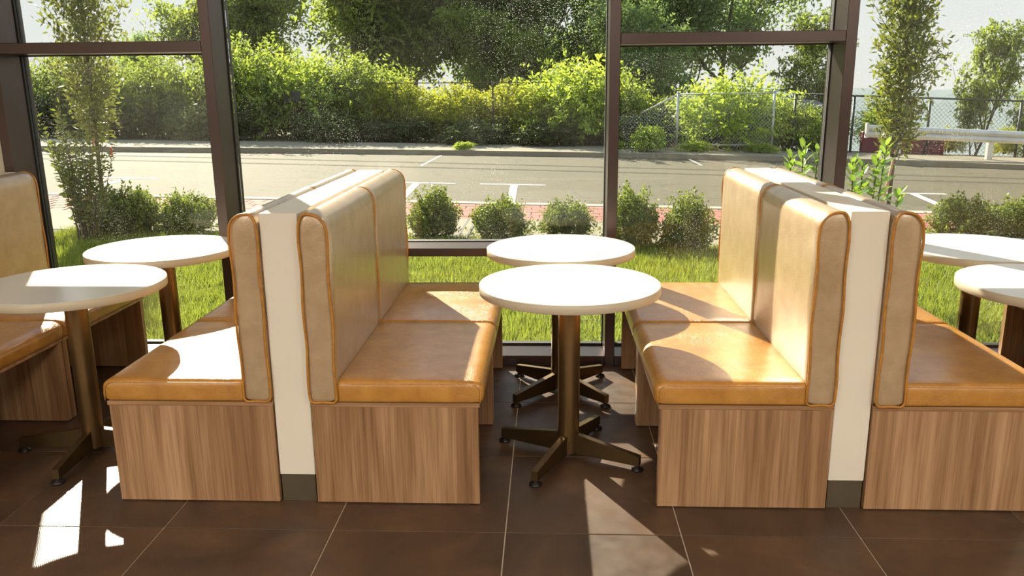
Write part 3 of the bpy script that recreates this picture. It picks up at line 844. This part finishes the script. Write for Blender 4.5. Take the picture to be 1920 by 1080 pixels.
# clipped boxwood shrubs on the near side
def boxwood(name, seed, r, h, n):
    rng = np.random.default_rng(seed); m = MB()
    d = unit(rng.normal(size=(n, 3))); d[:, 2] = np.abs(d[:, 2])*1.0
    lump = 1+.16*np.sin(5*d[:, 0]+seed)*np.sin(4*d[:, 1]+2*seed)+.10*np.sin(11*d[:, 0]+3)*np.sin(9*d[:, 2]+seed)
    rr = (.55+.45*rng.random(n)**.5)*lump
    wide = .72+.42*np.sin(np.clip(d[:, 2]*rr, 0, 1)*2.2)
    C = np.stack([d[:, 0]*rr*r*wide, d[:, 1]*rr*r*wide, .03+d[:, 2]*rr*h*.9], 1)
    # sprouting twigs
    ns = 70; sd_ = unit(rng.normal(size=(ns, 3))*np.array([1, 1, .6])+np.array([0, 0, .8])); sd_[:, 2] = np.abs(sd_[:, 2])
    nw = n//3; ss = rng.integers(0, ns, nw); t = rng.uniform(.75, 1.34, nw)
    Cw = sd_[ss]*t[:, None]*np.array([r, r, h*.88])+rng.normal(size=(nw, 3))*.012
    V = leaf_verts(rng, np.concatenate([C, Cw]), .030, .017, lift=.5)
    for k in range(12):
        a = rng.uniform(0, 6.28); q = rng.uniform(.3, .7)
        m.tube([(0, 0, -.02), (q*r*.5*math.cos(a), q*r*.5*math.sin(a), h*.35), (q*r*math.cos(a), q*r*math.sin(a), h*.75)], [.010, .006, .003], 5, cap=False)
    e = empty(name); m.build('stems', M['bark'], e, True)
    o = link('foliage', quad_mesh('foliage', V), M['box_leaf'], e); o['kind'] = 'stuff'
    return e
BX = [boxwood('boxwood_shrub', 1, .27, .50, 6500), boxwood('boxwood_shrub', 2, .31, .42, 6500), boxwood('boxwood_shrub', 5, .27, .55, 6500)]
place(BX, [
    (0, -1.24, 8.68, 0, 1.0, 'boxwood shrub right beside the left divider backrest'),
    (1, -.53, 8.78, 1.0, .98, 'boxwood shrub left of the window table in the middle'),
    (1, .20, 8.92, 2.4, .92, 'low boxwood shrub directly behind the window table in the middle'),
    (2, .86, 8.55, 0, 1.05, 'boxwood shrub just right of the middle window post'),
    (2, 1.42, 8.36, 2.2, 1.0, 'boxwood shrub between the middle post and the right bench backrest'),
    (1, -4.50, 8.45, 3.0, 1.12, 'boxwood shrub in the left window beside the leggy shrub'),
    (1, -3.92, 8.60, 4.0, .98, 'boxwood shrub in the left window next to the window post'),
    (1, 4.80, 9.62, 5.0, 1.1, 'boxwood shrub left of the pair above the right window table'),
    (1, 5.45, 9.60, .6, 1.1, 'boxwood shrub at the right edge above the right window table'),
], 'shrub', 'boxwood shrubs along the walk')

# leggy privet shrub, left window
def leggy():
    rng = np.random.default_rng(5); m = MB(); L = []
    for k in range(30):
        a = rng.uniform(0, 6.28); r = rng.uniform(.05, .42); h = rng.uniform(.75, 1.45)
        p0 = np.array([.12*math.cos(a)*rng.random(), .12*math.sin(a)*rng.random(), 0]); p2 = np.array([r*math.cos(a), r*.8*math.sin(a), h]); p1 = (p0+p2)/2*np.array([.8, .8, 1.0])
        ts = np.linspace(0, 1, 9); P = [(1-t)**2*p0+2*t*(1-t)*p1+t*t*p2 for t in ts]
        m.tube([tuple(q) for q in P], [.006*(1-.7*t) for t in ts], 4, cap=False)
        for t in np.arange(.22, 1.0, .028):
            q = (1-t)**2*p0+2*t*(1-t)*p1+t*t*p2
            b = t*40+k
            for s in (0, math.pi):
                dd = np.array([math.cos(b+s), math.sin(b+s), .35]); L.append((q, dd))
    C = np.array([l[0] for l in L]); D = np.array([l[1] for l in L])+rng.normal(size=(len(L), 3))*.25
    V = leaf_verts(rng, C, .062, .026, D)
    e = empty('privet_shrub', (-4.62, 7.9, g(-4.62)), 0, 'tall leggy shrub with small paired leaves in the left window', 'shrub')
    m.build('stems', M['bark'], e, True); o = link('foliage', quad_mesh('foliage', V), M['sap_leaf'], e); o['kind'] = 'stuff'
leggy()

# saplings with stake
def sapling(seed, h, loc, lab, n, crown0=.30, rad=.42):
    rng = np.random.default_rng(seed); m = MB()
    e = empty('young_tree', loc, 0, lab, 'tree', 'young staked trees')
    m.tube([(0, 0, -.03), (.02, .01, h*.35), (.05, 0, h*.7), (.06, .02, h)], [.028, .022, .013, .004], 8, cap=False)
    C = []; D = []
    for k in range(60):
        t = crown0+(1-crown0)*k/60; a = k*2.4; ln = rad*(1.15-abs(t-.55)*1.2)*rng.uniform(.6, 1.35)
        p = np.array([.05*t, .01, h*t*.96]); d = np.array([math.cos(a)*.55, math.sin(a)*.55, .85]); d /= np.linalg.norm(d)
        q = p+d*ln*1.25; m.tube([tuple(p), tuple((p+q)/2+np.array([0, 0, -.02])), tuple(q)], [.008, .005, .002], 4, cap=False)
        for u in np.linspace(.12, 1, n//60):
            C.append(p+d*ln*1.25*u+rng.normal(size=3)*.055); D.append(d*.5+rng.normal(size=3)*.6+np.array([0, 0, -.25]))
    V = leaf_verts(rng, np.array(C), .085, .030, np.array(D))
    m.build('trunk', M['bark'], e, True); o = link('foliage', quad_mesh('foliage', V), M['sap_leaf'], e); o['kind'] = 'stuff'
    MB().tube([(-.16, -.10, -.03), (.02, -.02, .95)], .016, 8).build('stake', M['stake'], e, True)
    MB().lathe([(.045, .86), (.045, .90)], 12, (.01, -.005)).build('tie', M['black'], e)
    return e
sapling(3, 3.35, (4.24, 10.35, g(4.24)), 'young leafy tree with a wooden stake in the right window', 6000, .27, .50)
sap_l = sapling(8, 3.6, (-5.95, 10.6, g(-5.95)), 'young leafy tree with a wooden stake in the left window', 6000, .22, .58)
rb = MB()
for k in range(6): rb.lathe([(0, k*.022), (.022, .008+k*.022), (.016, .018+k*.022), (0, .022+k*.022)], 8, (.006*math.sin(k*2), .006*math.cos(k*2)))
rb = rb.build('blossom', M['bloom'], sap_l); rb.location = (.33, -.25, .62); rb['label'] = 'small red blossom'
# laurel shrubs with large leaves
lfm = MB()
pts = [(0, 0, 0), (.28, .16, .02), (.55, .20, .03), (.82, .12, .0), (1, 0, -.05), (.82, -.12, .0), (.55, -.20, .03), (.28, -.16, .02), (.28, 0, -.015), (.55, 0, -.015), (.82, 0, -.03)]
lfm.add(pts, [(0, 8, 1), (1, 8, 9, 2), (2, 9, 10, 3), (3, 10, 4), (0, 7, 8), (7, 6, 9, 8), (6, 5, 10, 9), (5, 4, 10)])
leafm = lfm.mesh('leaf', True); leafm.materials.append(M['laurel_leaf'])
def laurel(seed, loc, stems, lab):
    rng = np.random.default_rng(seed)
    e = empty('laurel_shrub', loc, 0, lab, 'shrub', 'laurel shrubs')
    m = MB()
    for (dx, dy, h, nl) in stems:
        m.tube([(dx*.3, dy*.3, -.02), (dx*.7, dy*.7, h*.5), (dx, dy, h)], [.012, .009, .004], 6, cap=False)
        nl = int(nl*2.0)
        for k in range(nl):
            t = .45+.55*(k+.5)/nl; a = k*2.39+seed; f = .3+.7*t
            o = bpy.data.objects.new('leaf', leafm); COL.objects.link(o); o.parent = e
            o.location = (dx*f, dy*f, h*t); s = rng.uniform(.10, .14)*(1 if t < .9 else .8); o.scale = (s, s, s)
            o.rotation_euler = (rng.uniform(-.4, .4), -rng.uniform(.3, .7)-(.5 if t > .88 else 0), a)
    m.build('stems', M['bark'], e, True)
laurel(2, (2.02, 6.5, g(2.02)), [(-.14, 0, 1.12, 18), (-.03, .05, 1.20, 18), (.06, -.04, 1.16, 18), (.15, .03, 1.08, 16)], 'glossy large-leaved shrub left of the right window post')
laurel(5, (2.50, 6.5, g(2.5)), [(-.14, 0, 1.10, 18), (-.04, .06, 1.06, 16), (.05, .0, 1.14, 18), (.10, -.02, 1.24, 18), (.25, 0, .86, 10)], 'glossy large-leaved shrub right of the right window post')

# ------------------------------------------------------------------ fences, guardrail, odds across the street
def chain_panel(m, A, B, h0a, h1a, h0b, h1b, sp, wr):
    """diamond wire mesh between two posts; bottom/top heights at A and B"""
    A = np.array(A, float); B = np.array(B, float); L = np.linalg.norm(B-A)
    def pt(s, z): q = A+(B-A)*s/L; return (q[0], q[1], z)
    for sg in (1, -1):
        c = -4.0
        while c < L+4:
            # line z = z0 + sg*(s-c)
            P = []
            for s in np.linspace(0, L, 25):
                lo = h0a+(h0b-h0a)*s/L; hi = h1a+(h1b-h1a)*s/L; z = lo+sg*(s-c)*1.0
                if lo-.001 <= z <= hi+.001: P.append((s, z))
            # exact clip by dense sampling
            if len(P) >= 2:
                m.tube([pt(*P[0]), pt(*P[-1])], wr, 3, cap=False)
            c += sp
def fence():
    e = empty('chain_link_fence', (3.4, 22.6, 0), 0, 'galvanised chain-link fence section with a sloping top rail across the street', 'fence')
    ox, oy = 3.4, 22.6
    A = (2.55-ox, 23.3-oy); B = (3.46-ox, 22.6-oy); Cc = (6.05-ox, 22.75-oy); D0 = (1.6-ox, 23.4-oy)
    for (x, y), z1 in ((B, 1.34), (Cc, 1.36)):
        gx_ = g(x+ox); p = MB().tube([(x, y, gx_), (x, y, z1)], .035, 10).build('post', M['galv'], e, True)
        MB().lathe([(.042, z1-.01), (.042, z1+.01), (.02, z1+.04), (0, z1+.05)], 10, (x, y)).build('post_cap', M['galv'], p, True)
    MB().tube([(A[0], A[1], .79), (B[0], B[1], 1.30)], .026, 8).build('sloping_rail', M['paint'], e, True)
    MB().tube([(B[0], B[1], 1.30), (Cc[0], Cc[1], 1.32)], .020, 8).build('top_rail', M['galv'], e, True)
    MB().tube([(B[0], B[1], -.02), (Cc[0], Cc[1], -.07)], .018, 8).build('bottom_rail', M['galv'], e, True)
    m = MB(); chain_panel(m, B, Cc, -.15, 1.30, -.2, 1.32, .10, .0026); chain_panel(m, A, B, -.12, .79, -.15, 1.30, .10, .0026); chain_panel(m, D0, A, -.1, .76, -.12, .79, .10, .0026)
    o = m.build('wire_mesh', M['galv'], e); o['kind'] = 'stuff'
fence()
def long_fence():
    e = empty('wire_fence', (-2, 24.55, 0), 0, 'rusty wire fence with thin posts half hidden in the hedge', 'fence')
    for x in (-8.5, -5.4, -2.5, .35, 3.3):
        MB().tube([(x, 0, -.3), (x, 0, 1.72)], .026, 8).build('post', M['bark'], e, True)
    MB().tube([(-12, 0, 1.70), (-4, 0, 1.69), (4.2, 0, 1.66)], .013, 6).build('top_rail', M['bark'], e, True)
long_fence()
sg = empty('roadside_sign', (-7.38, 23.75, g(-7.38)), 0, 'small dark rectangular sign plate seen among the bushes above the left divider', 'sign')
MB().tube([(0, .03, 0), (0, .03, 1.36)], .022, 8).build('post', M['bark'], sg, True)
MB().bbox(-.24, .24, -.012, .006, 1.04, 1.37, .003).build('plate', M['black'], sg)
def black_fence():
    e = empty('black_fence', (11, 23.4, 0), 0, 'black chain-link fence behind the guardrail', 'fence')
    xs = [-4.2, -2.6, -1.05, -.55, 1.9, 4.6]
    for x in xs: MB().tube([(x, 0, -.75), (x, 0, 1.12-.04*x)], .035, 8).build('post', M['black_steel'], e, True)
    MB().tube([(-4.2, 0, 1.28), (4.6, 0, .92)], .025, 8).build('top_rail', M['black_steel'], e, True)
    m = MB(); chain_panel(m, (-4.2, 0), (4.6, 0), -.65, 1.28, -.75, .92, .12, .0035)
    o = m.build('wire_mesh', M['black_steel'], e); o['kind'] = 'stuff'
black_fence()
def guardrail():
    e = empty('guardrail', (9, 21.9, 0), 0, 'weathered steel guardrail with a flared end at the right', 'guardrail')
    prof = [(0, .0), (-.05, .03), (-.075, .08), (-.05, .13), (-.005, .16), (-.05, .19), (-.075, .24), (-.05, .29), (0, .32)]
    m = MB(); V = []; F = []; xs = [-.75, -.45, 3, 8]
    for x in xs:
        z0 = .18-.052*(x+.75)
        for (py, pz) in prof: V.append((x, py, z0+pz))
        for (py, pz) in prof[::-1]: V.append((x, py+.012, z0+pz))
    n = 2*len(prof)
    for i in range(len(xs)-1):
        for k in range(n): F.append((i*n+k, i*n+(k+1) % n, (i+1)*n+(k+1) % n, (i+1)*n+k))
    m.add(V, F).build('rail', M['rail_steel'], e, 40)
    MB().box(-.80, -.74, -.09, .03, .17, .55).build('end_terminal', M['rail_steel'], e)
    for x in (.1, 2.45, 6.0):
        z0 = .18-.052*(x+.75)
        MB().box(x-.07, x+.07, .02, .14, g(9+x)-.05, z0+.28).build('post', M['rail_steel'], e)
guardrail()
# dark red low wall and open shelter roof beyond the fence
rw = MB().bbox(8.9, 11.2, 23.9, 24.1, -.75, .22, .02).build('low_red_wall', M['maroon']); tag(rw, 'low dark red wall behind the guardrail and fence', 'wall')
sh = empty('shelter', (8.35, 27.5, 0), 0, 'small dark shelter with a blue-grey roof behind the right window post', 'shelter')
for x, y in ((-.7, -.6), (.7, -.6), (-.7, .6), (.7, .6)): MB().box(x-.05, x+.05, y-.05, y+.05, -2.2, .62).build('post', M['black_steel'], sh)
MB().add([(-1, -.9, .6), (1, -.9, .6), (1, .9, .6), (-1, .9, .6), (-.25, 0, 1.05), (.25, 0, 1.05)], [(0, 3, 2, 1), (0, 1, 5, 4), (2, 3, 4, 5), (1, 2, 5), (3, 0, 4)]).build('roof', M['slate'], sh)

# overhead utility lines (their shadows cross the street)
for sx_, lab in ((-27, 'wooden utility pole left of the view'), (27, 'wooden utility pole right of the view')):
    e = empty('utility_pole', (sx_, 29.0, g(max(-26, min(26, sx_)))-.4), 0, lab, 'pole', 'utility poles')
    MB().tube([(0, 0, 0), (0, 0, 9.2)], [.16, .11], 12).build('shaft', M['bark'], e, True)
    MB().box(-.06, .06, -1.1, 1.1, 8.3, 8.45).build('crossarm', M['bark'], e)
for k, (dy, lab) in enumerate(((-.55, 'black overhead cable, nearer of two'), (.55, 'black overhead cable, farther of two'))):
    P = [(x, 29.0+dy, 8.0-1.0*(1-(x/27)**2)) for x in np.linspace(-27, 27, 19)]
    o = MB().tube(P, .035, 6).build('overhead_cable', M['black'], None, True); tag(o, lab, 'cable', 'overhead cables')
